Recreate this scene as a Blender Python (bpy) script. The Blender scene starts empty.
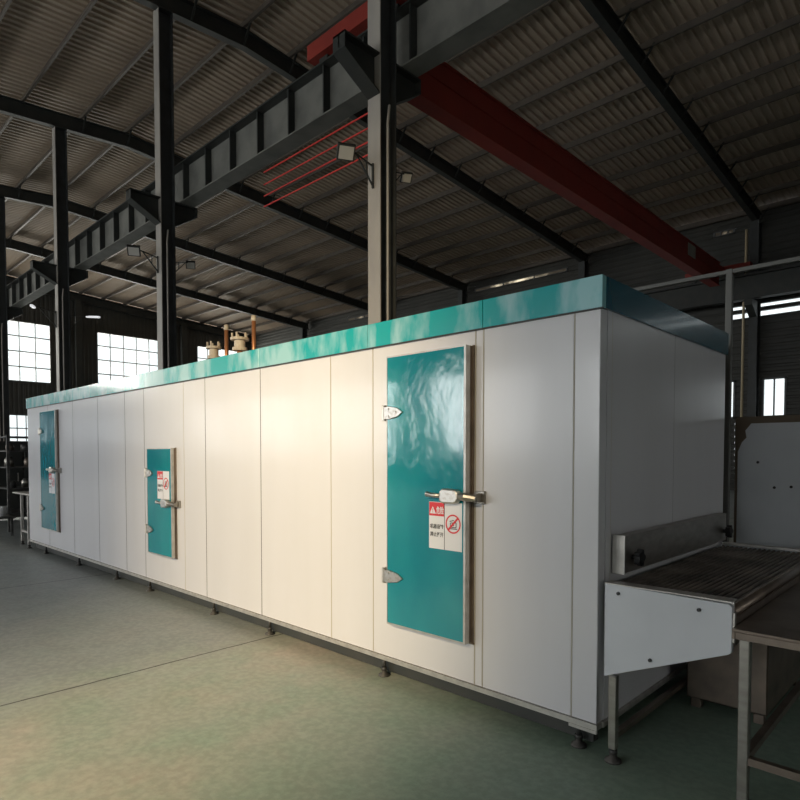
import bpy, bmesh, math, random
from mathutils import Vector, Matrix
random.seed(7)
PI = math.pi
sc = bpy.context.scene
COL = sc.collection

# ------------------------------------------------------------------ materials
def mat(name, color, rough=0.5, metal=0.0, coat=0.0, noise=None, bump=None, spec=0.5):
    """noise=(scale,(r,g,b),lo,hi[,stretch]); bump=(scale,strength,dist[,stretch])"""
    m = bpy.data.materials.new(name); m.use_nodes = True
    nt = m.node_tree; b = nt.nodes['Principled BSDF']
    b.inputs['Base Color'].default_value = (*color, 1)
    b.inputs['Roughness'].default_value = rough
    b.inputs['Metallic'].default_value = metal
    b.inputs['Coat Weight'].default_value = coat
    b.inputs['Coat Roughness'].default_value = 0.08
    b.inputs['Specular IOR Level'].default_value = spec
    tc = None
    def coords(stretch):
        nonlocal tc
        if tc is None: tc = nt.nodes.new('ShaderNodeTexCoord')
        mp = nt.nodes.new('ShaderNodeMapping'); mp.inputs['Scale'].default_value = stretch
        nt.links.new(tc.outputs['Object'], mp.inputs['Vector']); return mp.outputs['Vector']
    if noise:
        sc_, c2, lo, hi = noise[:4]; st = noise[4] if len(noise) > 4 else (1, 1, 1)
        n = nt.nodes.new('ShaderNodeTexNoise'); n.inputs['Scale'].default_value = sc_; n.inputs['Detail'].default_value = 6
        nt.links.new(coords(st), n.inputs['Vector'])
        r = nt.nodes.new('ShaderNodeValToRGB')
        r.color_ramp.elements[0].position = lo; r.color_ramp.elements[0].color = (*color, 1)
        r.color_ramp.elements[1].position = hi; r.color_ramp.elements[1].color = (*c2, 1)
        nt.links.new(n.outputs['Fac'], r.inputs['Fac']); nt.links.new(r.outputs['Color'], b.inputs['Base Color'])
    if bump:
        st = bump[3] if len(bump) > 3 else (1, 1, 1)
        n = nt.nodes.new('ShaderNodeTexNoise'); n.inputs['Scale'].default_value = bump[0]; n.inputs['Detail'].default_value = 3
        nt.links.new(coords(st), n.inputs['Vector'])
        bp = nt.nodes.new('ShaderNodeBump'); bp.inputs['Strength'].default_value = bump[1]; bp.inputs['Distance'].default_value = bump[2]
        nt.links.new(n.outputs['Fac'], bp.inputs['Height']); nt.links.new(bp.outputs['Normal'], b.inputs['Normal'])
    return m

M = {}
M['panel'] = mat('white_panel', (.66, .655, .69), .24, coat=.12, noise=(1.1, (.63, .625, .655), .35, .75, (3, 3, .35)), bump=(1.6, .06, .015, (2.0, 2.0, .5)))
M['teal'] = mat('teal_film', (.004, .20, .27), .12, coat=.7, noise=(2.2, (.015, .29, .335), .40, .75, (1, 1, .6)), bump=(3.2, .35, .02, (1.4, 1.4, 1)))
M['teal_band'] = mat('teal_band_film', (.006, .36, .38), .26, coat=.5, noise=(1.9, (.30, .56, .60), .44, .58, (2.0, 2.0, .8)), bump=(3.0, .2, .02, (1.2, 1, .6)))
M['teal_end'] = mat('blue_teal_film', (.003, .085, .13), .26, coat=.5)  # darker copy of the band film, the end's shade put into the colour
M['guard'] = mat('grey_painted_tube', (.13, .13, .12), .5)
M['alu'] = mat('aluminium_trim', (.55, .53, .50), .42, metal=.6, noise=(14, (.42, .40, .38), .4, .7))
M['steel'] = mat('stainless_steel', (.40, .38, .35), .34, metal=.85, noise=(9, (.30, .28, .25), .35, .7, (1, 1, 3)), bump=(30, .05, .01, (1, 6, 1)))
M['steel_dark'] = mat('worn_stainless_steel', (.26, .21, .17), .42, metal=.7, noise=(6, (.16, .13, .11), .35, .7))
M['rubber'] = mat('black_rubber', (.012, .012, .013), .5)
M['chrome'] = mat('chrome_fitting', (.60, .57, .53), .38, metal=1.0, noise=(40, (.45, .40, .34), .5, .7))
M['belt'] = mat('conveyor_belt_steel', (.34, .27, .22), .40, metal=.6, noise=(5, (.09, .075, .06), .35, .65))
M['frame_dark'] = mat('dark_painted_steel', (.030, .034, .033), .55, noise=(3, (.045, .045, .04), .4, .7))
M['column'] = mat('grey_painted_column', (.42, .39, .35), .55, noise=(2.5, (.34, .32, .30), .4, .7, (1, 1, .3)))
M['column_dark'] = mat('column_web_paint', (.055, .060, .062), .55, noise=(3, (.04, .042, .042), .4, .7))  # darker column copy, shade of the web recess put into the colour
M['runway'] = mat('runway_beam_paint', (.20, .20, .18), .55, noise=(2, (.13, .13, .12), .4, .7))
M['red'] = mat('crane_red_paint', (.30, .032, .020), .6, noise=(1.4, (.24, .026, .018), .4, .7))
M['redline'] = mat('red_plastic_rail', (.75, .06, .05), .5)
M['roof'] = mat('roof_sheet', (.47, .375, .285), .6, noise=(.5, (.37, .30, .235), .35, .7, (1, .3, 1)))
M['purlin'] = mat('galvanised_purlin', (.125, .105, .085), .55, noise=(3, (.095, .08, .07), .4, .7))
M['wall'] = mat('dark_wall_sheet', (.060, .058, .052), .6, noise=(1.1, (.045, .046, .042), .35, .7))
M['wframe'] = mat('window_frame_paint', (.13, .135, .14), .5)
M['yellowpipe'] = mat('cream_conduit', (.55, .45, .30), .5)
M['copper'] = mat('copper_pipe', (.62, .27, .12), .4, metal=.6, noise=(9, (.45, .2, .1), .4, .7))
M['flange'] = mat('pale_valve_paint', (.62, .55, .44), .5, noise=(20, (.45, .36, .26), .4, .7))
M['white'] = mat('white_sticker', (.72, .72, .76), .4)
M['stred'] = mat('red_sticker', (.62, .02, .03), .4)
M['black'] = mat('black_ink', (.02, .02, .02), .5)
M['glass_lamp'] = mat('lamp_front_glass', (.62, .60, .55), .25)
M['tube'] = mat('white_lamp_housing', (.85, .85, .85), .4)
M['lit'] = mat('lit_lamp_tube', (.9, .9, .9), .4); _b = M['lit'].node_tree.nodes['Principled BSDF']; _b.inputs['Emission Color'].default_value = (.95, .97, 1, 1); _b.inputs['Emission Strength'].default_value = .6
M['board'] = mat('white_board_panel', (.62, .64, .68), .4, noise=(1.8, (.54, .56, .60), .4, .7))
M['tan'] = mat('brown_kraft_edge', (.16, .12, .085), .7)
M['seam'] = mat('seam_sealant', (.46, .42, .34), .6)
M['machine_dark'] = mat('dark_machinery', (.05, .05, .05), .45, metal=.3, noise=(8, (.13, .12, .11), .5, .7))
M['glass'] = m_ = bpy.data.materials.new('window_glass'); m_.use_nodes = True
nt = m_.node_tree; nt.nodes.clear()
o_ = nt.nodes.new('ShaderNodeOutputMaterial'); mx = nt.nodes.new('ShaderNodeMixShader'); tr = nt.nodes.new('ShaderNodeBsdfTransparent'); gl = nt.nodes.new('ShaderNodeBsdfGlossy')
gl.inputs['Roughness'].default_value = .05; mx.inputs[0].default_value = .07; tr.inputs[0].default_value = (.95, .97, .96, 1)
nt.links.new(tr.outputs[0], mx.inputs[1]); nt.links.new(gl.outputs[0], mx.inputs[2]); nt.links.new(mx.outputs[0], o_.inputs[0])
# patchy eave glass, its warm tone stands in for lit roof sheet
M['grimy'] = m_ = bpy.data.materials.new('grimy_glass'); m_.use_nodes = True
nt = m_.node_tree; nt.nodes.clear()
o_ = nt.nodes.new('ShaderNodeOutputMaterial'); mx = nt.nodes.new('ShaderNodeMixShader'); tr = nt.nodes.new('ShaderNodeBsdfTransparent'); df = nt.nodes.new('ShaderNodeBsdfDiffuse')
tr.inputs[0].default_value = (.9, .82, .68, 1); df.inputs[0].default_value = (.25, .21, .17, 1)
tcn = nt.nodes.new('ShaderNodeTexCoord'); nz = nt.nodes.new('ShaderNodeTexNoise'); nz.inputs['Scale'].default_value = .8
rp = nt.nodes.new('ShaderNodeValToRGB'); rp.color_ramp.elements[0].position = .30; rp.color_ramp.elements[1].position = .52
nt.links.new(tcn.outputs['Object'], nz.inputs[0]); nt.links.new(nz.outputs[0], rp.inputs[0]); nt.links.new(rp.outputs[0], mx.inputs[0])
nt.links.new(tr.outputs[0], mx.inputs[1]); nt.links.new(df.outputs[0], mx.inputs[2]); nt.links.new(mx.outputs[0], o_.inputs[0])

# floor: worn green epoxy on concrete, with expansion joints every four metres
M['floor'] = m_ = bpy.data.materials.new('worn_green_floor'); m_.use_nodes = True
nt = m_.node_tree; b = nt.nodes['Principled BSDF']
tcn = nt.nodes.new('ShaderNodeTexCoord')
def nz(scale, detail=6, st=(1, 1, 1), rough=.6):
    mp = nt.nodes.new('ShaderNodeMapping'); mp.inputs['Scale'].default_value = st
    n = nt.nodes.new('ShaderNodeTexNoise'); n.inputs['Scale'].default_value = scale; n.inputs['Detail'].default_value = detail; n.inputs['Roughness'].default_value = rough
    nt.links.new(tcn.outputs['Object'], mp.inputs[0]); nt.links.new(mp.outputs[0], n.inputs['Vector']); return n.outputs['Fac']
def ramp(fac, stops):
    r = nt.nodes.new('ShaderNodeValToRGB'); e = r.color_ramp.elements
    while len(e) < len(stops): e.new(.5)
    for k, (p, c) in enumerate(stops): e[k].position = p; e[k].color = (*c, 1)
    nt.links.new(fac, r.inputs[0]); return r.outputs[0]
def mixc(fac, a, c, mode='MIX'):
    x = nt.nodes.new('ShaderNodeMix'); x.data_type = 'RGBA'; x.blend_type = mode
    if isinstance(fac, float): x.inputs[0].default_value = fac
    else: nt.links.new(fac, x.inputs[0])
    nt.links.new(a, x.inputs[6])
    if isinstance(c, tuple): x.inputs[7].default_value = (*c, 1)
    else: nt.links.new(c, x.inputs[7])
    return x.outputs[2]
base = ramp(nz(.55), [(.36, (.37, .39, .36)), (.50, (.335, .365, .32)), (.64, (.42, .385, .34))])
green = ramp(nz(2.6, 8), [(.42, (0, 0, 0)), (.72, (.38, .38, .38))])
c = mixc(green, base, (.20, .34, .27))
# tint by X with soft noisy edges: blue-grey beyond the joint, greener towards the freezer outlet
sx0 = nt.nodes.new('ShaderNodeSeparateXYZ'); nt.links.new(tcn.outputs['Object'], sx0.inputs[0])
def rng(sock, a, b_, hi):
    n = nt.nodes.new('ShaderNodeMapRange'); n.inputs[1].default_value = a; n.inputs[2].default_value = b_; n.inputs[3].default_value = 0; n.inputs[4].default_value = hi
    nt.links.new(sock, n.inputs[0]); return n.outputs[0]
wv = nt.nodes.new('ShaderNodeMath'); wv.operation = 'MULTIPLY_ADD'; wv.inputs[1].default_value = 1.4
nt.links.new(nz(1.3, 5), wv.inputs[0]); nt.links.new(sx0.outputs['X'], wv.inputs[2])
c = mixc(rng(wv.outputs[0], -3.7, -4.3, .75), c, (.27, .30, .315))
c = mixc(rng(wv.outputs[0], -2.6, -1.2, .55), c, (.25, .40, .30))
spk = ramp(nz(22, 4), [(.40, (.88, .88, .88)), (.65, (1.08, 1.08, 1.08))])
c = mixc(1.0, c, spk, 'MULTIPLY')
# joints
sx = nt.nodes.new('ShaderNodeSeparateXYZ'); nt.links.new(tcn.outputs['Object'], sx.inputs[0])
def math_(op, a, v=None):
    n = nt.nodes.new('ShaderNodeMath'); n.operation = op
    nt.links.new(a, n.inputs[0]) if not isinstance(a, float) else None
    if v is not None:
        if isinstance(v, float): n.inputs[1].default_value = v
        else: nt.links.new(v, n.inputs[1])
    return n.outputs[0]
wob = math_('MULTIPLY', nz(3.0, 3), .03)
jx = math_('ADD', sx.outputs['X'], wob)
jx = math_('ADD', jx, 4.56 + 400 - 1.015)
j = math_('MODULO', jx, 4.0)
j = math_('SUBTRACT', j, 3.0 - .0)
j = math_('ABSOLUTE', j)
jm = math_('LESS_THAN', j, .009)
c = mixc(jm, c, (.05, .05, .045))
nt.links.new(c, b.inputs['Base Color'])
rr = ramp(nz(3.5, 5), [(.3, (.42, .42, .42)), (.7, (.62, .62, .62))])
nt.links.new(rr, b.inputs['Roughness'])
bp = nt.nodes.new('ShaderNodeBump'); bp.inputs['Strength'].default_value = .15; bp.inputs['Distance'].default_value = .01
nt.links.new(nz(14, 5), bp.inputs['Height']); nt.links.new(bp.outputs[0], b.inputs['Normal'])

# ------------------------------------------------------------------ mesh helpers
class MB:
    def __init__(s): s.v = []; s.f = []; s.mi = []; s.mats = []
    def mid(s, m):
        if m is None: m = s.mats[0] if s.mats else None
        if m not in s.mats: s.mats.append(m)
        return s.mats.index(m)
    def add(s, vs, fs, m=None):
        k = len(s.v); s.v += [tuple(p) for p in vs]
        i = s.mid(m) if m is not None or s.mats else 0
        for f in fs: s.f.append(tuple(k + q for q in f)); s.mi.append(i)
        return s
    def box(s, x0, x1, y0, y1, z0, z1, m=None):
        vs = [(x, y, z) for z in (z0, z1) for y in (y0, y1) for x in (x0, x1)]
        return s.add(vs, [(0, 2, 3, 1), (4, 5, 7, 6), (0, 1, 5, 4), (2, 6, 7, 3), (0, 4, 6, 2), (1, 3, 7, 5)], m)
    def cbox(s, c, d, m=None):
        return s.box(c[0]-d[0]/2, c[0]+d[0]/2, c[1]-d[1]/2, c[1]+d[1]/2, c[2]-d[2]/2, c[2]+d[2]/2, m)
    def tube(s, pts, r, n=10, m=None, caps=True):
        pts = [Vector(p) for p in pts]; rs = r if isinstance(r, (list, tuple)) else [r]*len(pts)
        vs = []; fs = []; up = Vector((0, 0, 1))
        for i, p in enumerate(pts):
            d = (pts[min(i+1, len(pts)-1)] - pts[max(i-1, 0)]).normalized()
            a = d.cross(up) if abs(d.z) < .95 else d.cross(Vector((1, 0, 0)))
            a.normalize(); b_ = d.cross(a)
            for k in range(n):
                t = 2*PI*k/n; vs.append(p + (a*math.cos(t) + b_*math.sin(t))*rs[i])
        for i in range(len(pts)-1):
            for k in range(n):
                fs.append((i*n+k, i*n+(k+1) % n, (i+1)*n+(k+1) % n, (i+1)*n+k))
        if caps: fs.append(tuple(range(n))[::-1]); fs.append(tuple((len(pts)-1)*n+k for k in range(n)))
        return s.add(vs, fs, m)
    def bar(s, a, b, w, h, m=None):
        """rectangular bar from a to b"""
        a = Vector(a); b = Vector(b); d = (b-a).normalized()
        u = d.cross(Vector((0, 0, 1))) if abs(d.z) < .95 else d.cross(Vector((0, 1, 0)))
        u.normalize(); v = u.cross(d)
        vs = [p + u*i*w/2 + v*j*h/2 for p in (a, b) for i, j in ((-1, -1), (1, -1), (1, 1), (-1, 1))]
        return s.add(vs, [(0, 1, 2, 3), (4, 7, 6, 5), (0, 4, 5, 1), (1, 5, 6, 2), (2, 6, 7, 3), (3, 7, 4, 0)], m)
    def prism(s, poly, axis, a0, a1, m=None):
        """extrude 2D polygon along axis; poly in the other two axes in order"""
        def P(p, a):
            q = list(p); q.insert(axis, a); return tuple(q)
        n = len(poly)
        vs = [P(p, a0) for p in poly] + [P(p, a1) for p in poly]
        fs = [tuple(range(n))[::-1], tuple(range(n, 2*n))] + [(k, (k+1) % n, n+(k+1) % n, n+k) for k in range(n)]
        return s.add(vs, fs, m)
    def build(s, name, m=None, parent=None, bevel=0, smooth=False, seg=1):
        me = bpy.data.meshes.new(name); me.from_pydata(s.v, [], s.f)
        mats = s.mats if s.mats else [m]
        for q in mats: me.materials.append(q)
        if s.mats: me.polygons.foreach_set('material_index', s.mi)
        bm = bmesh.new(); bm.from_mesh(me); bmesh.ops.recalc_face_normals(bm, faces=bm.faces); bm.to_mesh(me); bm.free()
        if smooth:
            me.polygons.foreach_set('use_smooth', [len(p.vertices) == 4 for p in me.polygons])
        me.update()
        o = bpy.data.objects.new(name, me); COL.objects.link(o)
        if parent: o.parent = parent
        if bevel:
            bv = o.modifiers.new('bevel', 'BEVEL'); bv.width = bevel; bv.segments = seg; bv.limit_method = 'ANGLE'; bv.angle_limit = math.radians(40)
        return o

def tag(o, label, cat, group=None, kind=None):
    o['label'] = label; o['category'] = cat
    if group: o['group'] = group
    if kind: o['kind'] = kind
    return o
def structure(o): o['kind'] = 'structure'; return o
def empty(name, loc=(0, 0, 0)):
    o = bpy.data.objects.new(name, None); COL.objects.link(o); o.location = loc; o.empty_display_size = .2; return o
def dup(root, loc, label=None, rot=None):
    r = root.copy(); COL.objects.link(r); r.location = loc
    if rot is not None: r.rotation_euler = rot
    if label: r['label'] = label
    for ch in list(root.children):
        c_ = ch.copy(); COL.objects.link(c_); c_.parent = r
        for g in list(ch.children):
            d = g.copy(); COL.objects.link(d); d.parent = c_
    return r
def text_geo(body, size):
    cu = bpy.data.curves.new('t', 'FONT'); cu.body = body; cu.size = size; cu.align_x = 'LEFT'; cu.resolution_u = 2; cu.offset = size*.022
    ob = bpy.data.objects.new('t', cu); COL.objects.link(ob)
    dg = bpy.context.evaluated_depsgraph_get(); me = bpy.data.meshes.new_from_object(ob.evaluated_get(dg))
    vs = [tuple(v.co) for v in me.vertices]; fs = [tuple(p.vertices) for p in me.polygons]
    bpy.data.objects.remove(ob); bpy.data.curves.remove(cu); bpy.data.meshes.remove(me)
    return vs, fs

# ------------------------------------------------------------------ setting
XW, XE, YN, YS = -47.3, 14.0, -15.5, 30.1       # end wall, opposite end, camera-side wall, far side wall
FZ = -.035          # finished floor level
RIDGE = 9.5
def roofz(y): return 13.63 - .0715*y if y >= RIDGE else 13.63 - .0715*(2*RIDGE - y)
structure(MB().box(XW-.3, XE+.3, YN-.3, YS+.3, -.3, FZ).build('floor', M['floor']))

# ceiling: trapezoidal roof sheeting, ribs running down the slope
mb = MB()
prof = []
x = XW - .5
while x < XE + .5:
    prof += [(x, 0), (x+.07, 0), (x+.10, .06), (x+.22, .06)]; x += .25
for ya, yb in ((RIDGE, YS+.4), (YN-.4, RIDGE)):
    vs = []; fs = []
    for y in (ya, yb):
        z = roofz(min(max(y, YN-.4), YS+.4)) + .74
        vs += [(px, y, z+h) for px, h in prof]
    n = len(prof)
    for k in range(n-1): fs.append((k, k+1, n+k+1, n+k))
    mb.add(vs, fs)
roof = structure(mb.build('ceiling', M['roof']))
sol = roof.modifiers.new('thick', 'SOLIDIFY'); sol.thickness = .01; sol.offset = 1

def corr_x(mb, x, y0, y1, z0, z1, out):
    """corrugated sheet in plane X=x; z1 may be a function of y"""
    n = max(1, round((y1-y0)/.28)); st = (y1-y0)/n; P_ = []
    for k in range(n):
        a = y0 + k*st; P_ += [(a, 0), (a+st*.45, 0), (a+st*.55, .035), (a+st*.9, .035)]
    P_.append((y1, 0))
    top = (lambda y: z1(y)) if callable(z1) else (lambda y: z1)
    vs = [(x+out*h, y, z0) for y, h in P_] + [(x+out*h, y, top(y)) for y, h in P_]
    N = len(P_); mb.add(vs, [(k, k+1, N+k+1, N+k) for k in range(N-1)])
def corr_y(mb, y, x0, x1, z0, z1, out, vert=True):
    if x1 <= x0: return
    if vert:
        n = max(1, round((x1-x0)/.28)); st = (x1-x0)/n; P_ = []
        for k in range(n):
            a = x0 + k*st; P_ += [(a, 0), (a+st*.45, 0), (a+st*.55, .035), (a+st*.9, .035)]
        P_.append((x1, 0)); vs = [(px, y+out*h, z0) for px, h in P_] + [(px, y+out*h, z1) for px, h in P_]
    else:
        n = max(1, round((z1-z0)/.28)); st = (z1-z0)/n; P_ = []
        for k in range(n):
            a = z0 + k*st; P_ += [(a, 0), (a+st*.45, 0), (a+st*.55, .035), (a+st*.9, .035)]
        P_.append((z1, 0)); vs = [(x0, y+out*h, pz) for pz, h in P_] + [(x1, y+out*h, pz) for pz, h in P_]
    N = len(P_); mb.add(vs, [(k, k+1, N+k+1, N+k) for k in range(N-1)])

# end wall (X = XW) with a row of tall windows and a row of low windows
pitch = 7.9
wins = []          # (y0,y1,z0,z1,cols,rows)
k0 = 16.87
for k in range(-4, 2):
    y0 = k0 + pitch*k; wins.append((y0, y0+4.87))
LOW = (2.4, 4.30); HIGH = (6.5, 10.62)
mb = MB(); y = YN
for (a, b_) in wins:
    corr_x(mb, XW, y, a, 0, lambda q: roofz(q)+.7, -1)
    corr_x(mb, XW, a, b_, 0, LOW[0], -1); corr_x(mb, XW, a, b_, LOW[1], HIGH[0], -1)
    corr_x(mb, XW, a, b_, HIGH[1], lambda q: roofz(q)+.7, -1); y = b_
corr_x(mb, XW, y, YS, 0, lambda q: roofz(q)+.7, -1)
w = structure(mb.build('wall_left', M['wall'])); sol = w.modifiers.new('thick', 'SOLIDIFY'); sol.thickness = .02
wn = 0
def window_x(x, y0, y1, z0, z1, cols, rows, th=.055):
    global wn; wn += 1
    f = MB()
    f.box(x-.06, x+.06, y0, y0+.08, z0, z1).box(x-.06, x+.06, y1-.08, y1, z0, z1).box(x-.06, x+.06, y0, y1, z0, z0+.08).box(x-.06, x+.06, y0, y1, z1-.08, z1)
    for k in range(1, cols): q = y0 + (y1-y0)*k/cols; f.box(x-.04, x+.04, q-th/2, q+th/2, z0, z1)
    for k in range(1, rows): q = z0 + (z1-z0)*k/rows; f.box(x-.05, x+.05, y0, y1, q-th*.7, q+th*.7)
    r = structure(f.build('window_%d' % wn, M['wframe']))
    g = MB().box(x-.008, x+.008, y0+.02, y1-.02, z0+.02, z1-.02).build('pane', M['glass'], r); return r
def window_y(y, x0, x1, z0, z1, cols, rows, glass='glass', th=.055):
    global wn; wn += 1
    f = MB()
    e = min(.07, (z1-z0)*.12)
    f.box(x0, x0+.08, y-.06, y+.06, z0, z1).box(x1-.08, x1, y-.06, y+.06, z0, z1).box(x0, x1, y-.06, y+.06, z0, z0+e).box(x0, x1, y-.06, y+.06, z1-e, z1)
    for k in range(1, cols): q = x0 + (x1-x0)*k/cols; f.box(q-th/2, q+th/2, y-.04, y+.04, z0, z1)
    for k in range(1, rows): q = z0 + (z1-z0)*k/rows; f.box(x0, x1, y-.05, y+.05, q-th/2, q+th/2)
    r = structure(f.build('window_%d' % wn, M['wframe']))
    MB().box(x0+.02, x1-.02, y-.008, y+.008, z0+.02, z1-.02).build('pane', M[glass], r); return r
for a, b_ in wins:
    window_x(XW, a, b_, HIGH[0], HIGH[1], 5, 4)
    window_x(XW, a, b_, LOW[0], LOW[1], 9, 2, .05)

# far side wall (Y = YS): low windows, two thin light strips, patchy eave glazing
mb = MB(); xs = XW
lowf = [(-10.9, -8.08), (-7.03, -6.1), (-19.0, -14.2), (1.0, 5.8)]
lowf.sort(); x = XW
ZT = roofz(YS) + .7
for a, b_ in lowf:
    corr_y(mb, YS, x, a, 0, 5.2, 1, False); corr_y(mb, YS, a, b_, 0, 3.2, 1, False); corr_y(mb, YS, a, b_, 4.9, 5.2, 1, False); x = b_
corr_y(mb, YS, x, XE, 0, 5.2, 1, False)
corr_y(mb, YS, XW, XE, 5.2, 7.58, 1, False); corr_y(mb, YS, XW, XE, 7.86, 7.98, 1, False); corr_y(mb, YS, XW, XE, 8.17, 11.46, 1, False)
eave = [(-34.4, -31.6), (-22.6, -16.4), (-9.1, -8.2)]  # eave glazing, strips also stand in for lit roof sheet
x = XW
for a, b_ in eave:
    corr_y(mb, YS, x, a, 11.46, ZT, 1, False); corr_y(mb, YS, a, b_, 11.66, ZT, 1, False); x = b_
corr_y(mb, YS, x, XE, 11.46, ZT, 1, False)
w = structure(mb.build('wall_right', M['wall'])); sol = w.modifiers.new('thick', 'SOLIDIFY'); sol.thickness = .02
for a, b_ in lowf: window_y(YS, a, b_, 3.2, 4.9, 2 if b_-a < 1 else (7 if b_-a < 3 else 12), 1)
window_y(YS, -8.45, XE-.1, 7.58, 7.86, 4, 1); window_y(YS, -8.45, XE-.1, 7.98, 8.17, 4, 1)
structure(MB().box(XW, -8.45, YS+.04, YS+.1, 7.5, 8.25).build('trim_1', M['wall']))
for a, b_ in eave: window_y(YS, a, b_, 11.46, 11.66, 3, 1, 'grimy')

# camera-side wall (Y = YN) with daylight openings on the left, and the right end wall with an added window for fill light
mb = MB(); near = [(-43, -37), (-35, -29), (-27, -21), (-19, -13), (-11, -5), (-3, 3)]
x = XW
for a, b_ in near:
    corr_y(mb, YN, x, a, 0, roofz(YN)+.7, -1); corr_y(mb, YN, a, b_, 0, 1.2, -1); corr_y(mb, YN, a, b_, 5.2, roofz(YN)+.7, -1); x = b_
corr_y(mb, YN, x, XE, 0, roofz(YN)+.7, -1)
structure(mb.build('wall_front', M['wall']))
for a, b_ in near: window_y(YN, a, b_, 1.2, 5.2, 6, 4)
mb = MB()
top_ = lambda q: roofz(q)+.7
corr_x(mb, XE, YN, -2, 0, top_, 1); corr_x(mb, XE, 6, YS, 0, top_, 1); corr_x(mb, XE, -2, 6, 0, 1.2, 1); corr_x(mb, XE, -2, 6, 5.2, top_, 1)
window_x(XE, -2, 6, 1.2, 5.2, 8, 4); structure(mb.build('wall_back', M['wall']))

# ------------------------------------------------------------------ steel frame
S = 7.95; XR = [-7.24 - S*k for k in range(6)]
words = ['first', 'second', 'third', 'fourth', 'fifth', 'sixth']
# purlins
pm = MB().prism([(-.075, 0), (.0, 0), (.0, .215), (.075, .215), (.075, .225), (-.01, .225), (-.01, .012), (-.075, .012)][::1], 0, XW+.05, XE-.05)
pm.v = [(a, b_, c_) for a, b_, c_ in pm.v]
ys = [7.9 + 1.56*k for k in range(15)] + [6.1 - 1.56*k for k in range(12)]
first = None
for i, yy in enumerate(ys):
    z = roofz(yy) + .505
    if first is None:
        o = pm.build('roof_purlin', M['purlin']); first = o
    else:
        o = first.copy(); COL.objects.link(o)
    o.location = (0, yy, z)
    tag(o, 'long thin galvanised purlin under the corrugated roof sheets, crossing the dark rafters', 'beam', 'roof purlins under the roof sheeting')
# rafters
def rafter(X, label):
    root = empty('roof_rafter', (X, RIDGE, 0))
    tag(root, label, 'beam', 'dark roof rafters')
    mb = MB()
    for sgn, yend in ((1, YS-.1), (-1, YN+.1)):
        y0, y1 = RIDGE, yend
        a, b_ = Vector((0, 0, roofz(y0))), Vector((0, y1-RIDGE, roofz(y1)))
        for h0, h1, wd in ((0, .03, .22), (.03, .47, .03), (.47, .50, .22)):
            vs = []
            for p in (a, b_):
                for dx, dz in ((-wd/2, h0), (wd/2, h0), (wd/2, h1), (-wd/2, h1)): vs.append((dx, p.y, p.z+dz))
            mb.add(vs, [(0, 1, 2, 3), (4, 7, 6, 5), (0, 4, 5, 1), (1, 5, 6, 2), (2, 6, 7, 3), (3, 7, 4, 0)])
    mb.build('beam', M['frame_dark'], root)
    return root
lab = ['dark rafter crossing the upper right, ending over the far pipe-carrying column',
       'dark rafter sloping across the middle of the picture left of the red crane',
       'dark rafter that passes behind the lit beige column at half its height',
       'dark rafter that meets the teal roof band just left of the lit beige column',
       'dark rafter nearest the end wall windows, low in the left of the roof',
       'dark rafter lying against the end wall over the tall windows']
fb = MB().bar((0, 0, .05), (.42, 0, .62), .05, .05)
fb2 = None
for k, X in enumerate(XR):
    X_ = X if k < 5 else XW + .25
    r = rafter(X_, lab[k]); r['group'] = 'dark roof rafters'
    if k < 5:
        for yy in ys[:15]:
            for sg in (1,):
                if fb2 is None: o = fb2 = fb.build('fly_brace', M['frame_dark'], r)
                else: o = fb2.copy(); COL.objects.link(o); o.parent = r
                o.location = (0, yy-RIDGE, roofz(yy)-.02)
r = rafter(.71, 'dark rafter nearest to the viewer, high above the machine'); r = rafter(8.66, 'dark rafter behind the viewer, over the right end of the hall')

# columns of the inner row
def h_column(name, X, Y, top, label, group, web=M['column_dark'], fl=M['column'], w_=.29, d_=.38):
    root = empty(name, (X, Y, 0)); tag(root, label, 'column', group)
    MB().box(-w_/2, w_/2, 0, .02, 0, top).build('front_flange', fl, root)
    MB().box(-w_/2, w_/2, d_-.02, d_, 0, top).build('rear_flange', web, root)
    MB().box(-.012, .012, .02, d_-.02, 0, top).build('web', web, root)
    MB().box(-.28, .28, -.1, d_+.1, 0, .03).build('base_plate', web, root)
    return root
def corbel(root, z=8.10):
    mb = MB()
    for sg, a0 in ((-1, 0), (1, .38)):
        L = .75 if sg < 0 else .62
        p = lambda t: a0 + sg*t
        mb.prism([(p(0), z), (p(L), z), (p(L), z-.03), (p(0), z-.03)], 0, -.14, .14)
        mb.prism([(p(0), z-.03), (p(L), z-.03), (p(L), z-.22), (p(0), z-.62)], 0, -.015, .015)
        mb.prism([(p(0), z-.65), (p(L), z-.25), (p(L), z-.22), (p(0), z-.62)], 0, -.14, .14)
        mb.prism([(p(L-.02), z), (p(L), z), (p(L), z-.22), (p(L-.02), z-.22)], 0, -.14, .14)
    mb.build('corbel', M['frame_dark'], root)
cl = ['tall steel column with its front flange lit warm beige, rising behind the middle of the machine',
      'dark steel column with corbel bracket, second from the left',
      'dark steel column with corbel bracket, leftmost in front of the window wall',
      'far steel column beyond the left edge of the view', 'steel column nearest the end wall']
for k in range(5):
    X = XR[k] - .09
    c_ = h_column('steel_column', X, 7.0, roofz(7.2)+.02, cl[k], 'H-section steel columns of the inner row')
    corbel(c_)
    MB().tube([(.18, .14, .0), (.18, .14, 7.0), (.20, .16, 7.3)], .022, 8).build('conduit', M['column'], c_, smooth=True)
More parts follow.
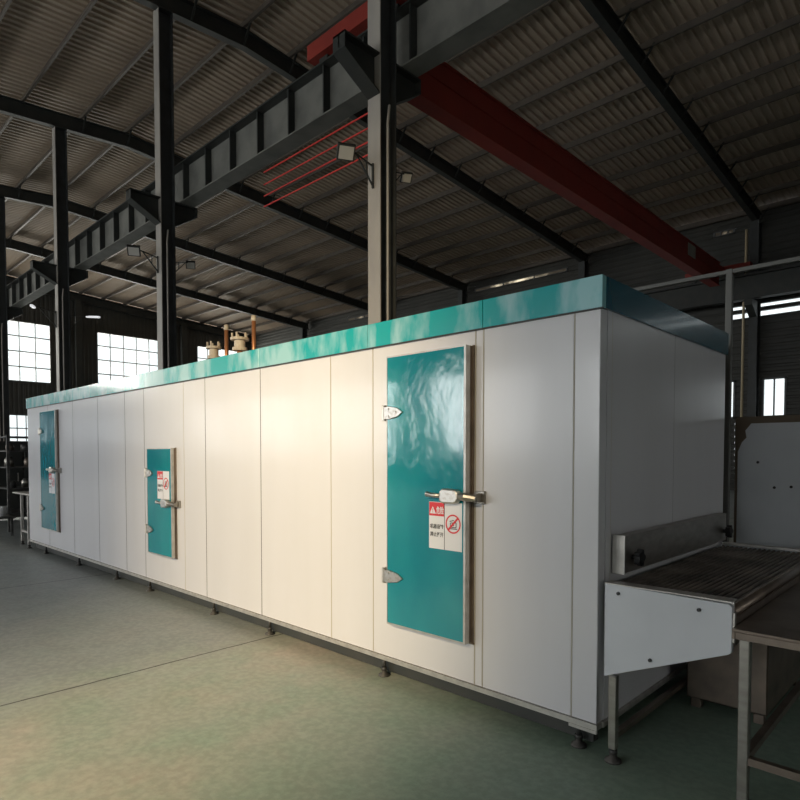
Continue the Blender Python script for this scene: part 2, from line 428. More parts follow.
for k in range(5):
    X = XR[k]
    c_ = h_column('steel_column', X, 29.3, roofz(29.4)+.02, ['dark column at the far right with a pale conduit beside it', 'far column seen above the machine roof corner', 'far column of the side wall, third from the right', 'far column of the side wall, fourth from the right', 'far column of the side wall next to the end wall'][k], 'steel columns against the far side wall', fl=M['column_dark'], w_=.34, d_=.5)
    if k == 0:
        MB().prism([(-.75, 8.10), (0, 8.10), (0, 7.45), (-.75, 7.85)], 0, -.15, .15).build('corbel', M['frame_dark'], c_)
pp = MB().tube([(-7.58, 29.2, 0.0), (-7.58, 29.2, 9.3), (-7.52, 29.2, 9.8), (-7.52, 29.2, 11.2)], .055, 8).build('conduit_pipe', M['yellowpipe'], smooth=True)
tag(pp, 'thin cream vertical pipe beside the dark far column at right', 'pipe')
for y_ in (15.45, 23.35):
    p_ = MB().box(XW+.45, XW+.75, y_-.2, y_+.2, 0, roofz(y_)).build('wall_post', M['frame_dark'])
    tag(p_, 'dark post on the end wall between the first and second tall windows' if y_ < 20 else 'dark post on the end wall between the second and third tall windows', 'post', 'posts of the end wall')

# crane runway beams
def runway(Y, label, m):
    root = empty('crane_runway_beam', (0, Y, 8.11)); tag(root, label, 'beam', 'crane runway beams')
    x0, x1 = XW+1.0, XE-1.0
    MB().box(x0, x1, -.20, .20, 0, .03).build('bottom_flange', m, root)
    MB().box(x0, x1, -.22, .22, 0.97, 1.00).build('top_flange', M['frame_dark'], root)
    MB().box(x0, x1, -.01, .01, .03, .97).build('web', m, root)
    MB().box(x0, x1, -.035, .035, 1.00, 1.08).build('crane_rail', M['frame_dark'], root)
    st = MB()
    return root, st
ra, st = runway(7.72, 'grey crane runway beam with vertical stiffeners running between the left columns', M['runway'])
s0 = None; x = XW+1.5; n = 0
while x < -6:
    q = MB().box(-.015, .015, -.17, -.01, .03, .97) if s0 is None else None
    if s0 is None: o = s0 = q.build('stiffener', M['frame_dark'], ra)
    else: o = s0.copy(); COL.objects.link(o); o.parent = ra
    o.location = (x, 0, 0); x += 1.14
runway(28.75, 'dark crane runway beam along the far side wall', M['frame_dark'])

# red bridge crane
cr = empty('bridge_crane', (-8.2, 18, 9.2)); tag(cr, 'dark red overhead crane bridge spanning the hall at upper right', 'crane')
g = MB().box(-.32, 0, -9.3, 9.9, -.48, .41).box(-.36, .05, -9.3, 9.9, .41, .45).box(-.34, .03, -9.3, 9.9, -.51, -.48)
g.build('girder', M['red'], cr)
g = MB().box(-.012+.012, .02, -9.0, 9.9, .02, .05).build('side_rail', M['red'], cr)
for yy in (-10.28, 10.75):
    g = MB().box(-1.6, 1.0, yy-.18, yy+.18, .14, .44); g.build('end_carriage', M['red'], cr)
    g = MB().box(-.31, -.02, min(yy*.985, yy*.9), max(yy*.985, yy*.9), .16, .40); g.build('carriage_joint', M['red'], cr)
    for xx in (-1.25, .65):
        MB().tube([(xx, yy-.06, .125), (xx, yy+.06, .125)], .125, 16).build('wheel', M['frame_dark'], cr)
MB().box(.02, .035, 6.1, 6.9, -.1, .35).build('name_plate', M['column'], cr)

# red conductor rails beside the inner runway
for i, (yy, z) in enumerate([(7.45, 6.88), (7.45, 7.10), (7.45, 7.34), (7.45, 7.60)]):
    o = MB().bar((-11.2, yy, z), (-7.3, yy, z), .022, .022).build('conductor_rail', M['redline'])
    tag(o, ['lowest', 'second lowest', 'second highest', 'highest'][i] + ' of the four thin red crane conductor rails left of the lit beige column', 'rail', 'red crane conductor rails')

# lamps on the columns
def floodlight(loc, direction, label, tube=False, k=.75):
    root = empty('floodlight', loc); root.scale = (k, k, k); tag(root, label, 'lamp', 'lamps on column brackets')
    d = direction
    br = MB().bar((0, 0, .06), (0, d*.62, .18), .03, .03).bar((0, 0, -.40), (0, d*.50, .14), .03, .03).bar((0, d*.2, .08), (0, d*.2, -.2), .025, .025)
    br.bar((0, 0, .12), (0, 0, -.45), .04, .04)
    br.build('bracket', M['frame_dark'], root)
    if tube:
        h = MB().bar((-.15, d*.62, .16), (.40, d*.85, .10), .09, .06); h.build('housing', M['lit'], root)
    else:
        c0 = Vector((-.05, d*.78, .12))
        n_ = Vector((.62, -.35, -.70)).normalized(); u = n_.cross(Vector((0, 0, 1))).normalized(); v = u.cross(n_)
        def slab(off0, off1, w_, h_):
            vs = [c0 + n_*o2 + u*i*w_ + v*j*h_ for o2 in (off0, off1) for i, j in ((-1, -1), (1, -1), (1, 1), (-1, 1))]
            return MB().add(vs, [(0, 1, 2, 3), (4, 7, 6, 5), (0, 4, 5, 1), (1, 5, 6, 2), (2, 6, 7, 3), (3, 7, 4, 0)])
        slab(-.08, .03, .20, .17).build('housing', M['frame_dark'], root)
        slab(.031, .04, .165, .14).build('lamp_glass', M['glass_lamp'], root)
    return root
floodlight((XR[0]-.09, 6.97, 6.28), -1, 'square floodlight on a bracket at the left of the lit beige column', k=.7)
floodlight((XR[0]-.09, 7.41, 6.35), 1, 'small floodlight on a bracket at the right of the lit beige column', k=.5)
floodlight((XR[1]-.09, 6.97, 6.55), -1, 'floodlight bracket on the left of the second column from the left')
floodlight((XR[1]-.09, 7.41, 6.55), 1, 'floodlight bracket on the right of the second column from the left', k=.6)
floodlight((XR[2]-.09, 6.97, 6.42), -1, 'white tube lamp on a bracket left of the leftmost column', True, k=1)
floodlight((XR[2]-.09, 7.41, 6.38), 1, 'white tube lamp on a bracket right of the leftmost column', True, k=1)

# ------------------------------------------------------------------ tunnel freezer
X0, X1, Y0, Y1, ZB, ZP, ZT_ = -11.80, -1.475, 3.07, 5.22, .115, 2.375, 2.545
mc = empty('tunnel_freezer', ((X0+X1)/2, (Y0+Y1)/2, 0))
tag(mc, 'long white insulated tunnel freezer with a teal top band, teal doors and small feet', 'freezer')
def L(mb):   # world -> local of the freezer
    ox, oy = mc.location.x, mc.location.y
    mb.v = [(a-ox, b_-oy, c_) for a, b_, c_ in mb.v]; return mb
L(MB().box(X0+.05, X1-.05, Y0+.05, Y1-.05, ZB+.02, ZT_-.02)).build('core', M['rubber'], mc)
seams = [X0, -10.72, -9.576, -8.602, -7.704, -7.149, -6.161, -5.698, -4.699, -3.712, -3.23, -2.299, -2.238, -1.628, X1]
for a, b_ in zip(seams[:-1], seams[1:]):
    L(MB().box(a+.003, b_-.003, Y0, Y0+.08, ZB+.02, ZP)).build('side_panel', M['panel'], mc, bevel=.003)
for s_ in seams[1:-1]:
    L(MB().box(s_-.0025, s_+.0025, Y0-.0002, Y0+.06, ZB+.02, ZP)).build('seam_strip', M['seam'] if s_ in (-2.299, -2.238, -3.23, -3.712, -6.161, -1.628) else M['frame_dark'], mc)
for a, b_ in ((Y0+.080, 3.208), (3.208, 4.139), (4.139, Y1-.002)):
    L(MB().box(X1-.08, X1, a+.0015, b_-.0015, ZB+.02, ZP)).build('end_panel', M['panel'], mc, bevel=.001)
for s_ in (3.208, 4.139):
    L(MB().box(X1-.06, X1-.0003, s_-.003, s_+.003, ZB+.02, ZP)).build('seam_strip', M['frame_dark'] if s_ > 4 else M['seam'], mc)
L(MB().box(X0, X0+.07, Y0+.085, Y1, ZB+.02, ZP)).build('end_panel', M['panel'], mc, bevel=.003)
L(MB().box(X0+.08, X1-.085, Y1-.08, Y1, ZB+.02, ZP)).build('side_panel', M['panel'], mc, bevel=.003)
L(MB().box(X0, X1-.0, Y0+.004, Y1, ZT_-.03, ZT_-.005)).build('roof_panel', M['panel'], mc)
# aluminium base rail
L(MB().box(X0-.004, X1+.004, Y0-.012, Y0+.05, ZB-.012, ZB+.018)).build('base_rail', M['alu'], mc)
L(MB().box(X1-.05, X1+.012, Y0+.052, Y1, ZB-.012, ZB+.018)).build('base_rail', M['alu'], mc)
L(MB().box(X1-.16, X1+.004, Y0-.014, Y0+.002, ZB-.03, ZB-.013)).build('base_clip', M['alu'], mc)
L(MB().box(X0+.06, X1-.06, Y0+.085, Y0+.145, -.012, ZB+.02)).build('base_frame', M['frame_dark'], mc)  # added dark beams, they block light and make the gap read as shade
L(MB().box(X1-.18, X1-.12, Y0+.176, Y1-.1, .0, ZB+.02)).build('base_frame', M['frame_dark'], mc)
# teal band
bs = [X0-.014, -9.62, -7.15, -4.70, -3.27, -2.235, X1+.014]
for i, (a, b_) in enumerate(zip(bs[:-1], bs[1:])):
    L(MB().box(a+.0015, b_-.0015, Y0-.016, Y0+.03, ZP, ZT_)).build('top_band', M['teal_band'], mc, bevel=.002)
L(MB().box(X0, X1+.016, Y0-.018, Y0, ZP-.007, ZP-.0005)).build('band_trim', M['frame_dark'], mc)
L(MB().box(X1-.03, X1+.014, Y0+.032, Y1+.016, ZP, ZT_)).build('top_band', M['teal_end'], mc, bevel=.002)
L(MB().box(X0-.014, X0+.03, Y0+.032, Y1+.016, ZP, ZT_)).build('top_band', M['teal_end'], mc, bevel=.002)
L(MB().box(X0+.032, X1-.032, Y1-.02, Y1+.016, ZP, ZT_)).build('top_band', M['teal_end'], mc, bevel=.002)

# door: local frame x right, z up, front face at y=-.075
def sign_mesh(x0, z0, x1, z1, y):
    """two-part warning sticker; x0,x1 left/right, z0 bottom, z1 top"""
    W = x1-x0; H = z1-z0; xm = x0 + W*.48; mb = MB()
    mb.box(x0, x1, y-.0012, y, z0, z1, M['white'])
    mb.box(x0+.002, xm-.003, y-.0020, y-.0012, z1-H*.30, z1-.003, M['stred'])
    mb.box(xm-.002, xm+.002, y-.0018, y-.0012, z0, z1, M['black'])
    def flat(body, size, px, pz, m, maxw):
        vs, fs = text_geo(body, size)
        if not vs: return
        xa = min(v[0] for v in vs); xb = max(v[0] for v in vs); k = min(1.0, maxw/(xb-xa))
        mb.add([(px+(v[0]-xa)*k, y-.0026, pz+v[1]) for v in vs], fs, m)
    # warning triangle in the red header
    tx, tz, r_ = x0+W*.12, z1-H*.185, H*.085
    mb.prism([(tx-r_, tz-r_*.8), (tx+r_, tz-r_*.8), (tx, tz+r_)], 1, y-.0026, y-.002, M['white'])
    mb.prism([(tx-r_*.12, tz-r_*.1), (tx+r_*.12, tz-r_*.1), (tx+r_*.12, tz+r_*.45), (tx-r_*.12, tz+r_*.45)], 1, y-.0030, y-.0026, M['stred'])
    mb.prism([(tx-r_*.12, tz-r_*.5), (tx+r_*.12, tz-r_*.5), (tx+r_*.12, tz-r_*.28), (tx-r_*.12, tz-r_*.28)], 1, y-.0030, y-.0026, M['stred'])
    flat('危险', H*.17, x0+W*.23, z1-H*.24, M['white'], W*.23)
    flat('机器运转', H*.105, x0+W*.04, z0+H*.44, M['black'], W*.41)
    flat('禁止打开', H*.105, x0+W*.04, z0+H*.27, M['black'], W*.41)
    # prohibition ring
    cx, cz, R_ = (xm+x1)/2+.001, z0+H*.56, W*.225
    N = 32; vs = []; fs = []
    for i in range(N):
        t = 2*PI*i/N
        for r2 in (R_, R_*.84): vs.append((cx+r2*math.cos(t), y-.0030, cz+r2*math.sin(t)))
    for i in range(N): j_ = (i+1) % N; fs.append((2*i, 2*j_, 2*j_+1, 2*i+1))
    mb.add(vs, fs, M['stred'])
    d = R_*.66; e = R_*.08
    mb.add([(cx-d-e, y-.0031, cz-d+e), (cx-d+e, y-.0031, cz-d-e), (cx+d+e, y-.0031, cz+d-e), (cx+d-e, y-.0031, cz+d+e)], [(0, 1, 2, 3)], M['stred'])
    # open cover pictogram
    a = R_*.5
    def ln(p, q, w_=R_*.09):
        p = Vector(p); q = Vector(q); dd = (q-p).normalized(); nn = Vector((-dd.y, dd.x))*w_/2
        mb.add([(cx+v.x, y-.0027, cz+v.y) for v in (p-nn, q-nn, q+nn, p+nn)], [(0, 1, 2, 3)], M['black'])
    ln((-a*.7, -a*.7), (-a*.7, a*.2)); ln((-a*.7, -a*.7), (a*.8, -a*.7)); ln((a*.8, -a*.7), (a*.8, a*.3)); ln((-a*.7, a*.2), (a*.8, a*.3))
    ln((-a*.9, a*.5), (a*.2, a*.8)); ln((-a*.2, -a*.3), (a*.3, -a*.3)); ln((-a*.2, -a*.3), (a*.1, a*.1)); ln((-a*1.0, -a*1.0), (a*1.1, -a*1.0))
    return mb
def door(xl, xr, zb, zt, lock_z, hinges, sign, label, edge=.085, teal=M['teal'], th=.078):
    """door on the front of the freezer, all world coords, child of freezer"""
    yb, yf = Y0-.002, Y0-th
    d = L(MB().box(xl, xr, yf, yb, zb, zt)).build('access_door', teal, mc, bevel=.004); d['label'] = label
    ed = MB().box(xl-.003, xl+.003, yf-.002, yb, zb, zt).box(xr-.010, xr+.006, yf-.003, yf+th*.48, zb-.004, zt+.004).box(xl, xr, yf-.002, yb, zb-.006, zb+.006).box(xl, xr, yf-.002, yb, zt-.004, zt+.006)
    L(ed).build('door_edge', M['alu'], d)
    L(MB().box(xr-.004, xr+.003, yf+th*.48, Y0-.001, zb-.004, zt+.004).box(xr+.003, xr+.014, Y0-.014, Y0-.001, zb-.01, zt+.01).box(xl-.004, xr+.018, Y0-.010, Y0-.001, zb-.018, zb-.008)).build('door_gasket', M['rubber'] if edge < .08 else M['steel_dark'], d)  # dark rear edge, thin dark strips right of and below the door
    for hz in hinges:
        mb = MB().prism([(xl-.035, hz-.042), (xl+.03, hz-.044), (xl+.11, hz-.030), (xl+.16, hz), (xl+.11, hz+.030), (xl+.03, hz+.044), (xl-.035, hz+.042)], 1, yf-.016, yf-.001)
        mb.tube([(xl-.025, yf-.008, hz-.05), (xl-.025, yf-.008, hz+.05)], .014, 10)
        mb.box(xl-.04, xl-.012, yf-.012, yb, hz-.055, hz+.055)
        for q, w_ in ((.03, .025), (.03, -.025), (.1, 0)): mb.tube([(xl+q, yf-.022, hz+w_), (xl+q, yf-.015, hz+w_)], .008, 8)
        L(mb).build('hinge', M['chrome'], d, bevel=.002)
    # latch: handle bar, body, keeper
    lx = xr-.045
    mb = MB().prism([(lx-.125, lock_z-.030), (lx-.10, lock_z-.048), (lx+.005, lock_z-.044), (lx+.022, lock_z-.02), (lx+.022, lock_z+.025), (lx+.005, lock_z+.044), (lx-.10, lock_z+.048), (lx-.125, lock_z+.026)], 1, yf-.055, yf-.003)
    L(mb).build('latch_body', M['chrome'], d, bevel=.010, seg=2)
    mb = MB().tube([(lx-.11, yf-.040, lock_z), (lx-.19, yf-.044, lock_z+.002), (lx-.235, yf-.042, lock_z+.006)], [.016, .013, .019], 10)
    L(mb).build('latch_handle', M['chrome'], d, smooth=True)
    mb = MB().box(xr+.03, xr+.105, Y0-.022, Y0-.001, lock_z-.045, lock_z+.035).tube([(lx+.02, yf-.03, lock_z), (xr+.02, yf-.03, lock_z), (xr+.09, yf-.005, lock_z-.01)], [.022, .026, .022], 10).box(xr+.055, xr+.085, yf+.01, Y0-.02, lock_z-.035, lock_z+.022)
    L(mb).build('latch_keeper', M['steel'], d, bevel=.003)
    if sign:
        s_ = L(sign_mesh(sign[0], sign[1], sign[2], sign[3], yf-.001)).build('warning_sign', None, d)
        s_['label'] = 'red and white warning sticker with a prohibition ring'
    return d
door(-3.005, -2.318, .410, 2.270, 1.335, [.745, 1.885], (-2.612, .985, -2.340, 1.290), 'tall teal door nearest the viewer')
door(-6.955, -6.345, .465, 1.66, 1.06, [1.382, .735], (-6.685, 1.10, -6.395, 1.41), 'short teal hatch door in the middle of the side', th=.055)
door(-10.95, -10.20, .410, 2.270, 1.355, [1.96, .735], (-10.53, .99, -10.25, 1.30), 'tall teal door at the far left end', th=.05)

# adjustable feet
foot = None
def foot_mb():
    mb = MB().tube([(0, 0, .10), (0, 0, .02)], .014, 10).tube([(0, 0, .03), (0, 0, .005)], .022, 6).tube([(0, 0, .005), (0, 0, FZ+.022), (0, 0, FZ+.012), (0, 0, FZ)], [.018, .020, .042, .045], 14)
    return mb
for yy in (3.11, 5.05):
    for fx in (-11.066, -9.531, -8.127, -7.135, -5.633, -4.634, -3.154, -1.60):
        if foot is None: o = foot = foot_mb().build('levelling_foot', M['machine_dark'], mc, smooth=True)
        else: o = foot.copy(); COL.objects.link(o); o.parent = mc
        o.location = (fx-mc.location.x, yy-mc.location.y, 0)

# hood bar over the outlet, with two black knobs
hb = L(MB().box(X1+.012, X1+.075, 3.225, 5.04, .945, 1.15)).build('outlet_flap', M['steel'], mc, bevel=.003); hb['label'] = 'long stainless flap bar over the outlet belt'
for yy, zz in ((3.33, 1.025), (4.97, 1.02)):
    mb = MB().tube([(X1+.075, yy, zz), (X1+.10, yy, zz)], .014, 8).tube([(X1+.10, yy, zz), (X1+.13, yy, zz)], .036, 14)
    for k in range(5):
        t = 2*PI*k/5; mb.tube([(X1+.10, yy+.034*math.cos(t), zz+.034*math.sin(t)), (X1+.13, yy+.034*math.cos(t), zz+.034*math.sin(t))], .015, 8)
    L(mb).build('knob', M['rubber'], hb)
L(MB().box(X1+.008, X1+.078, 3.218, 3.226, .94, 1.155)).build('end_cap', M['alu'], hb)

# ------------------------------------------------------------------ outlet conveyor
cv = empty('outlet_conveyor', (-1.15, 4.15, 0)); tag(cv, 'short stainless outlet conveyor with a slatted belt sticking out of the freezer end', 'conveyor')
def LC(mb):
    mb.v = [(a+1.15, b_-4.15, c_) for a, b_, c_ in mb.v]; return mb
xa, xb = X1+.03, -.825
sp = LC(MB().prism([(xa, .908), (xb-.012, .898), (xb, .885), (xb, .672), (xb-.015, .66), (xa, .405)], 1, 3.085, 3.115)).build('side_plate', M['board'], cv, bevel=.002)
sp['label'] = 'pale tapered side plate facing the camera'
for q in ((-1.37, .865), (-.97, .85), (-1.2, .55)):
    LC(MB().tube([(q[0], 3.076, q[1]), (q[0], 3.086, q[1])], .009, 10)).build('bolt', M['rubber'], sp)
LC(MB().box(xa, xb, 3.080, 3.165, .908, .914).box(xa, xb, 3.116, 3.13, .86, .908)).build('edge_rail', M['alu'], cv, bevel=.001)
LC(MB().prism([(xa, .895), (xb, .885), (xb, .655), (xa, .385)], 1, 5.135, 5.165)).build('side_plate', M['board'], cv, bevel=.002)
LC(MB().box(xa, xb, 5.10, 5.17, .900, .915)).build('edge_rail', M['alu'], cv)
mb = MB(); xx = xa
mb.box(xa, xb-.03, 3.17, 5.10, .862, .868)
while xx < xb-.02:
    mb.tube([(xx+.008, 3.14, .884), (xx+.008, 5.12, .884)], .0085, 8); xx += .031
bl = LC(mb).build('belt', M['belt'], cv)
LC(MB().tube([(xb-.022, 3.125, .855), (xb-.022, 5.13, .855)], .03, 16)).build('end_roller', M['steel_dark'], cv, smooth=True)
LC(MB().box(xb-.01, xb+.006, 3.12, 5.13, .70, .835)).build('end_plate', M['steel_dark'], cv)
LC(MB().box(xb+.001, xb+.010, 3.09, 3.115, .72, .86)).build('end_bracket', M['alu'], cv)
for yy in (3.055, 5.08):
    lg = LC(MB().box(X1+.07, X1+.11, yy, yy+.04, .035, .425 if yy < 4 else .44)).build('leg', M['steel'], cv, bevel=.002)
    f_ = foot_mb().build('foot', M['machine_dark'], lg, smooth=True); f_.location = (X1+.09+1.15, yy+.02-4.15, 0.0)
LC(MB().box(X1+.075, X1+.105, 3.096, 5.078, .085, .115)).build('cross_rail', M['steel_dark'], cv)

# stainless catch bin below the conveyor
mb = MB(); bx0, bx1, by0, by1 = -1.355, -.895, 4.09, 5.05
mb.box(bx0, bx1, by0, by0+.012, .03, .64).box(bx0, bx1, by1-.012, by1, .03, .64).box(bx0, bx0+.012, by0, by1, .03, .64).box(bx1-.012, bx1, by0, by1, .03, .64).box(bx0, bx1, by0, by1, .03, .042)
mb.box(bx0+.02, bx0+.08, by0+.02, by0+.08, 0, .03).box(bx1-.08, bx1-.02, by0+.02, by0+.08, 0, .03).box(bx0+.02, bx0+.08, by1-.08, by1-.02, 0, .03).box(bx1-.08, bx1-.02, by1-.08, by1-.02, 0, .03)
tag(mb.build('catch_bin', M['steel_dark'], bevel=.004), 'dull brown stainless bin standing on the floor under the outlet conveyor', 'bin')

# ------------------------------------------------------------------ stainless table
tb = empty('work_table', (-.1, 4.1, 0)); tag(tb, 'stainless steel work table at the right edge with a low rail frame', 'table')
def LT(mb):
    mb.v = [(a+.1, b_-4.1, c_) for a, b_, c_ in mb.v]; return mb
LT(MB().box(-.815, .45, 3.045, 5.15, .786, .80).box(-.815, -.80, 3.045, 5.15, .752, .786).box(-.80, .45, 3.045, 3.058, .752, .786).box(.437, .45, 3.058, 5.15, .752, .786).box(-.80, .437, 5.137, 5.15, .752, .786)).build('tabletop', M['steel_dark'], tb, bevel=.002)
for lx in (-.795, .38):
    for ly in (3.085, 5.08):
        LT(MB().box(lx, lx+.045, ly, ly+.045, 0, .786)).build('leg', M['steel'], tb, bevel=.004)
LT(MB().box(-.78, .38, 3.09, 3.125, .165, .20)).build('low_rail', M['steel_dark'], tb)
LT(MB().box(-.79, -.755, 3.13, 5.08, .165, .20)).build('low_rail', M['steel_dark'], tb)
LT(MB().box(.385, .42, 3.13, 5.08, .165, .20)).build('low_rail', M['steel_dark'], tb)
LT(MB().box(-.78, .38, 5.085, 5.12, .165, .20)).build('low_rail', M['steel_dark'], tb)

# ------------------------------------------------------------------ guard frame and white board at the right rear
gf = empty('guard_frame', (-1.5, 5.7, 0)); tag(gf, 'grey steel pipe frame with one post and a long top rail behind the freezer corner', 'frame')
MB().box(-.115, -.065, -.025, .025, 0, 3.17).build('post', M['guard'], gf, bevel=.004)
MB().box(2.6, 2.65, -.025, .025, 0, 3.17).build('post', M['guard'], gf, bevel=.004)
MB().box(-1.5, 2.65, -.02, .02, 3.13, 3.165).build('top_rail', M['guard'], gf, bevel=.003)
MB().box(-1.5, -1.45, -.025, .025, 0, 3.13).build('post', M['guard'], gf, bevel=.004)
wb = empty('white_board', (-.13, 5.8, 0)); tag(wb, 'large white board with a torn upper left corner behind the outlet conveyor', 'board')
MB().prism([(-1.40, 0), (1.05, 0), (1.05, 1.86), (-1.30, 1.86), (-1.345, 1.80), (-1.335, 1.74), (-1.37, 1.70), (-1.40, 1.62)], 1, .0, .03).build('sheet', M['board'], wb)
MB().box(-1.43, -1.0, .032, .05, 0, 1.92).box(-1.0, 1.09, .032, .05, 1.80, 1.92).build('backing_frame', M['tan'], wb)
for q in ((-1.245, 1.53), (-1.0, 1.33), (-1.12, 1.32)):
    MB().tube([(q[0], -.004, q[1]), (q[0], .0, q[1])], .012, 8).build('bolt', M['rubber'], wb)

# ------------------------------------------------------------------ pipes and valves on the freezer roof
def riser(x, y, top, label):
    root = empty('copper_riser', (x, y, ZT_-.004)); tag(root, label, 'pipe', 'copper risers on the freezer roof')
    h = top-ZT_
    MB().tube([(0, 0, 0), (0, 0, h-.03)], .026, 10).build('pipe', M['copper'], root, smooth=True)
    MB().tube([(0, 0, h-.05), (0, 0, h+.02)], [.034, .03], 10).build('cap', M['flange'], root, smooth=True)
    MB().tube([(0, 0, 0), (0, 0, .03)], .06, 12).build('base_flange', M['flange'], root)
riser(-7.21, 4.2, 3.28, 'shorter copper riser pipe on the freezer roof, left one')
riser(-6.56, 4.2, 3.30, 'taller copper riser pipe on the freezer roof, right one')
def valve(x, y, z, w_, label):
    root = empty('valve_body', (x, y, ZT_-.004)); tag(root, label, 'valve', 'pale valves on the freezer roof')
    h = z-ZT_
    MB().tube([(0, 0, 0), (0, 0, h-.1)], .035, 10).build('stem', M['copper'], root, smooth=True)
    MB().tube([(0, 0, h-.16), (0, 0, h-.12), (0, 0, h-.12), (0, 0, h-.03), (0, 0, h-.03), (0, 0, h)], [w_*.8, w_*.8, w_*.6, w_*.6, w_, w_], 16).build('body', M['flange'], root)
    for k in range(5):
        t = 2*PI*k/5+.3; a = (w_*.8*math.cos(t), w_*.8*math.sin(t)); MB().tube([(a[0], a[1], h), (a[0], a[1], h+.06)], .014, 6).build('bolt', M['flange'], root)
valve(-6.72, 4.1, 3.05, .115, 'pale flanged valve beside the right copper riser')
valve(-7.36, 4.1, 3.02, .10, 'pale flanged valve beside the left copper riser')

# ------------------------------------------------------------------ equipment past the left end
cb = empty('storage_cabinet', (-17.2, 4.6, 0)); tag(cb, 'dark steel cabinet standing behind the shelf rack at the far left', 'cabinet')
MB().box(-.5, .5, -1.3, 1.5, .08, 1.9).build('body', M['machine_dark'], cb, bevel=.01)
for a in (-1.27, -.34, .59):
    dd = MB().box(.502, .525, a, a+.88, .14, 1.84).build('cabinet_door', M['frame_dark'], cb, bevel=.004)
    MB().tube([(.56, a+.78, .95), (.56, a+.78, 1.15)], .012, 8).box(.525, .56, a+.77, a+.79, .96, .98).box(.525, .56, a+.77, a+.79, 1.12, 1.14).build('handle', M['steel'], dd)
for a in (-.45, .38):
    for b_ in (-1.25, 1.38): MB().box(a, a+.07, b_, b_+.07, 0, .08).build('foot', M['machine_dark'], cb)
it = empty('inlet_table', (-12.5, 3.5, 0)); tag(it, 'small light steel table standing at the far left end of the freezer', 'table')
MB().box(-.47, .66, -.40, .5, .875, .90).build('tabletop', M['alu'], it, bevel=.003)
for a, b_ in ((-.02, -.36), (-.42, .42), (.58, .42), (.62, -.42)):
    MB().box(a-.02, a+.02, b_-.02, b_+.02, .03, .875).build('leg', M['alu'], it)
    f_ = foot_mb().build('foot', M['machine_dark'], it, smooth=True); f_.location = (a, b_, 0)
MB().box(0, .58, -.375, -.345, .20, .235).build('low_rail', M['alu'], it)
rk = empty('storage_rack', (-15.2, 4.0, 0)); tag(rk, 'tall dark rack with cluttered shelves beyond the left end of the freezer', 'rack')
for a in (-.5, .5):
    for b_ in (-.55, .6): MB().box(a-.025, a+.025, b_-.025, b_+.025, 0, 2.0).build('post', M['machine_dark'], rk)
for z in (.35, .85, 1.3, 1.65, 1.95): MB().box(-.5, .5, -.55, .6, z, z+.025).build('shelf', M['machine_dark'], rk)
n = 0
for z in (.875, 1.325, 1.675):
    for yy in (-.4, -.12, .16, .42):
        w_ = random.uniform(.08, .12); h = random.uniform(.14, .24)
        o = MB().tube([(0, 0, 0), (0, 0, h*.7), (0, 0, h)], [w_, w_*.9, w_*.5], 12).build('canister', [M['machine_dark'], M['steel'], M['steel_dark']][n % 3], smooth=True)
        o.location = (-15.2+random.uniform(-.1, .3), 4.0+yy, z)
        tag(o, 'small dark metal canister on a shelf of the tall dark rack', 'canister', 'canisters on the rack shelves'); n += 1
bn = None
for k, (a, b_) in enumerate(((-15.3, 3.05), (-14.75, 3.0), (-14.2, 3.2))):
    mb = MB().tube([(0, 0, 0), (0, 0, .19), (0, 0, .20), (0, 0, .20), (0, 0, .03)], [.08, .10, .105, .09, .07], 16)
    o = mb.build('white_bucket', M['tube'], smooth=True); o.location = (a, b_, .352)
    o['z'] = 0; del o['z']
    tag(o, ['leftmost', 'middle', 'rightmost'][k] + ' of three white buckets on the low bench at far left', 'bucket', 'white buckets at the far left')
lb = MB().box(-15.7, -13.9, 2.85, 3.38, .32, .35)
for a in (-15.6, -14.0):
    for b_ in (2.9, 3.33): lb.box(a-.02, a+.02, b_-.02, b_+.02, 0, .32)
tag(lb.build('low_bench', M['machine_dark']), 'low dark bench carrying white buckets beyond the left end of the freezer', 'bench')

# everything that stands on the ground reaches down to the finished floor
bpy.context.view_layer.update()
done = set()
for o in list(COL.objects):
    if o.type != 'MESH' or o.data.name in done or o.name.startswith(('floor', 'base_frame')): continue
    done.add(o.data.name); z0 = o.matrix_world.translation.z
    if min(v.co.z for v in o.data.vertices) + z0 < -.01: continue
    for v in o.data.vertices:
        if abs(v.co.z + z0) < .003: v.co.z += FZ
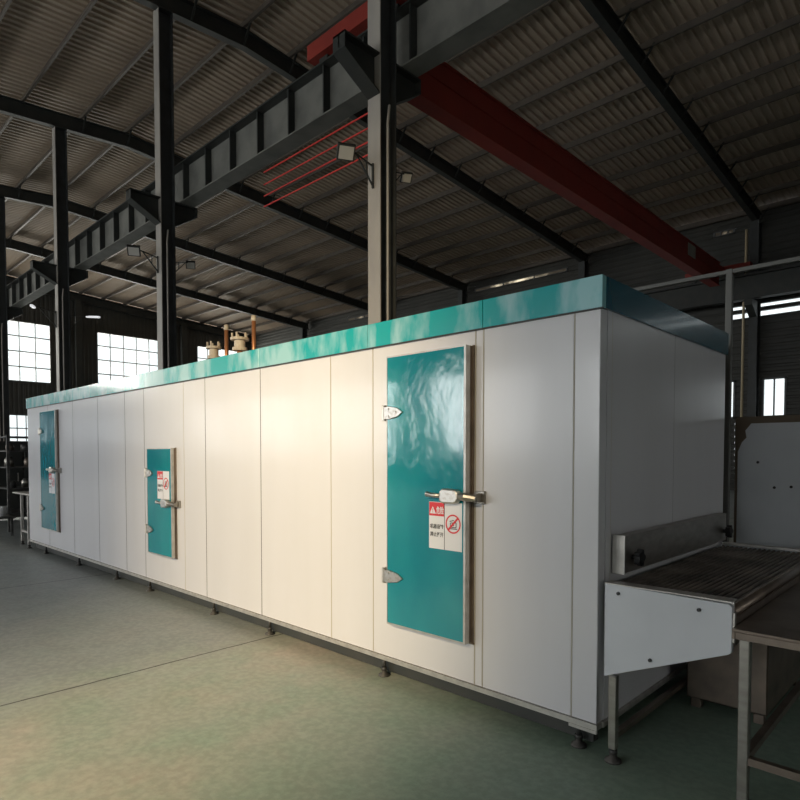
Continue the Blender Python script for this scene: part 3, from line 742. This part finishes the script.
# ------------------------------------------------------------------ light
w = bpy.data.worlds.new('sky'); sc.world = w; w.use_nodes = True
bg = w.node_tree.nodes['Background']; bg.inputs[0].default_value = (.93, .97, 1, 1); bg.inputs[1].default_value = 1.6
def area(name, loc, rot, sx_, sy_, power, color):
    l = bpy.data.lights.new(name, 'AREA'); l.shape = 'RECTANGLE'; l.size = sx_; l.size_y = sy_; l.energy = power; l.color = color
    o = bpy.data.objects.new(name, l); COL.objects.link(o); o.location = loc; o.rotation_euler = rot; return o
# daylight outside the camera-side windows
for k, (a, b_) in enumerate(near):
    area('window_daylight', ((a+b_)/2, YN-.9, 3.6), (PI/2-.42, 0, 0), 6.0, 4.0, [620, 700, 760, 820, 760, 220][k], (1.0, .975, .99))
# daylight outside the end wall windows
for a, b_ in wins:
    area('window_daylight', (XW-1.2, (a+b_)/2, 8.56), (0, -PI/2, 0), 4.1, 4.9, 900, (1.0, .94, .86))
area('window_daylight', (XE+.9, 2, 3.4), (0, PI/2-.35, 0), 4.0, 8.0, 130, (1.0, .88, .78))  # added fill from the unseen right end, brightens the freezer end face
sp = bpy.data.lights.new('flood_beam', 'SPOT'); sp.energy = 4500; sp.color = (1.0, .80, .50); sp.spot_size = math.radians(68); sp.spot_blend = 1.0; sp.shadow_soft_size = .35
so = bpy.data.objects.new('flood_beam', sp); COL.objects.link(so); so.location = (-.3, -5.0, 4.6); so.scale = (.46, 1, 1)
d = Vector((-4.75, 3.07, 1.3)) - so.location; so.rotation_euler = d.to_track_quat('-Z', 'Y').to_euler()

# ------------------------------------------------------------------ camera
cam = bpy.data.cameras.new('camera'); co = bpy.data.objects.new('camera', cam); COL.objects.link(co)
az = math.radians(133.9); ti = math.atan(20/606.)
co.location = (0, 0, 1.6)
co.rotation_euler = (PI/2 - ti, 0, az - PI/2)
cam.sensor_width = 36; cam.lens = 606/800*36; cam.shift_y = .0925; cam.clip_end = 300
sc.camera = co
sc.view_settings.view_transform = 'Standard'; sc.view_settings.look = 'None'; sc.view_settings.gamma = 1; sc.view_settings.use_curve_mapping = False
sc.view_settings.exposure = 0.0
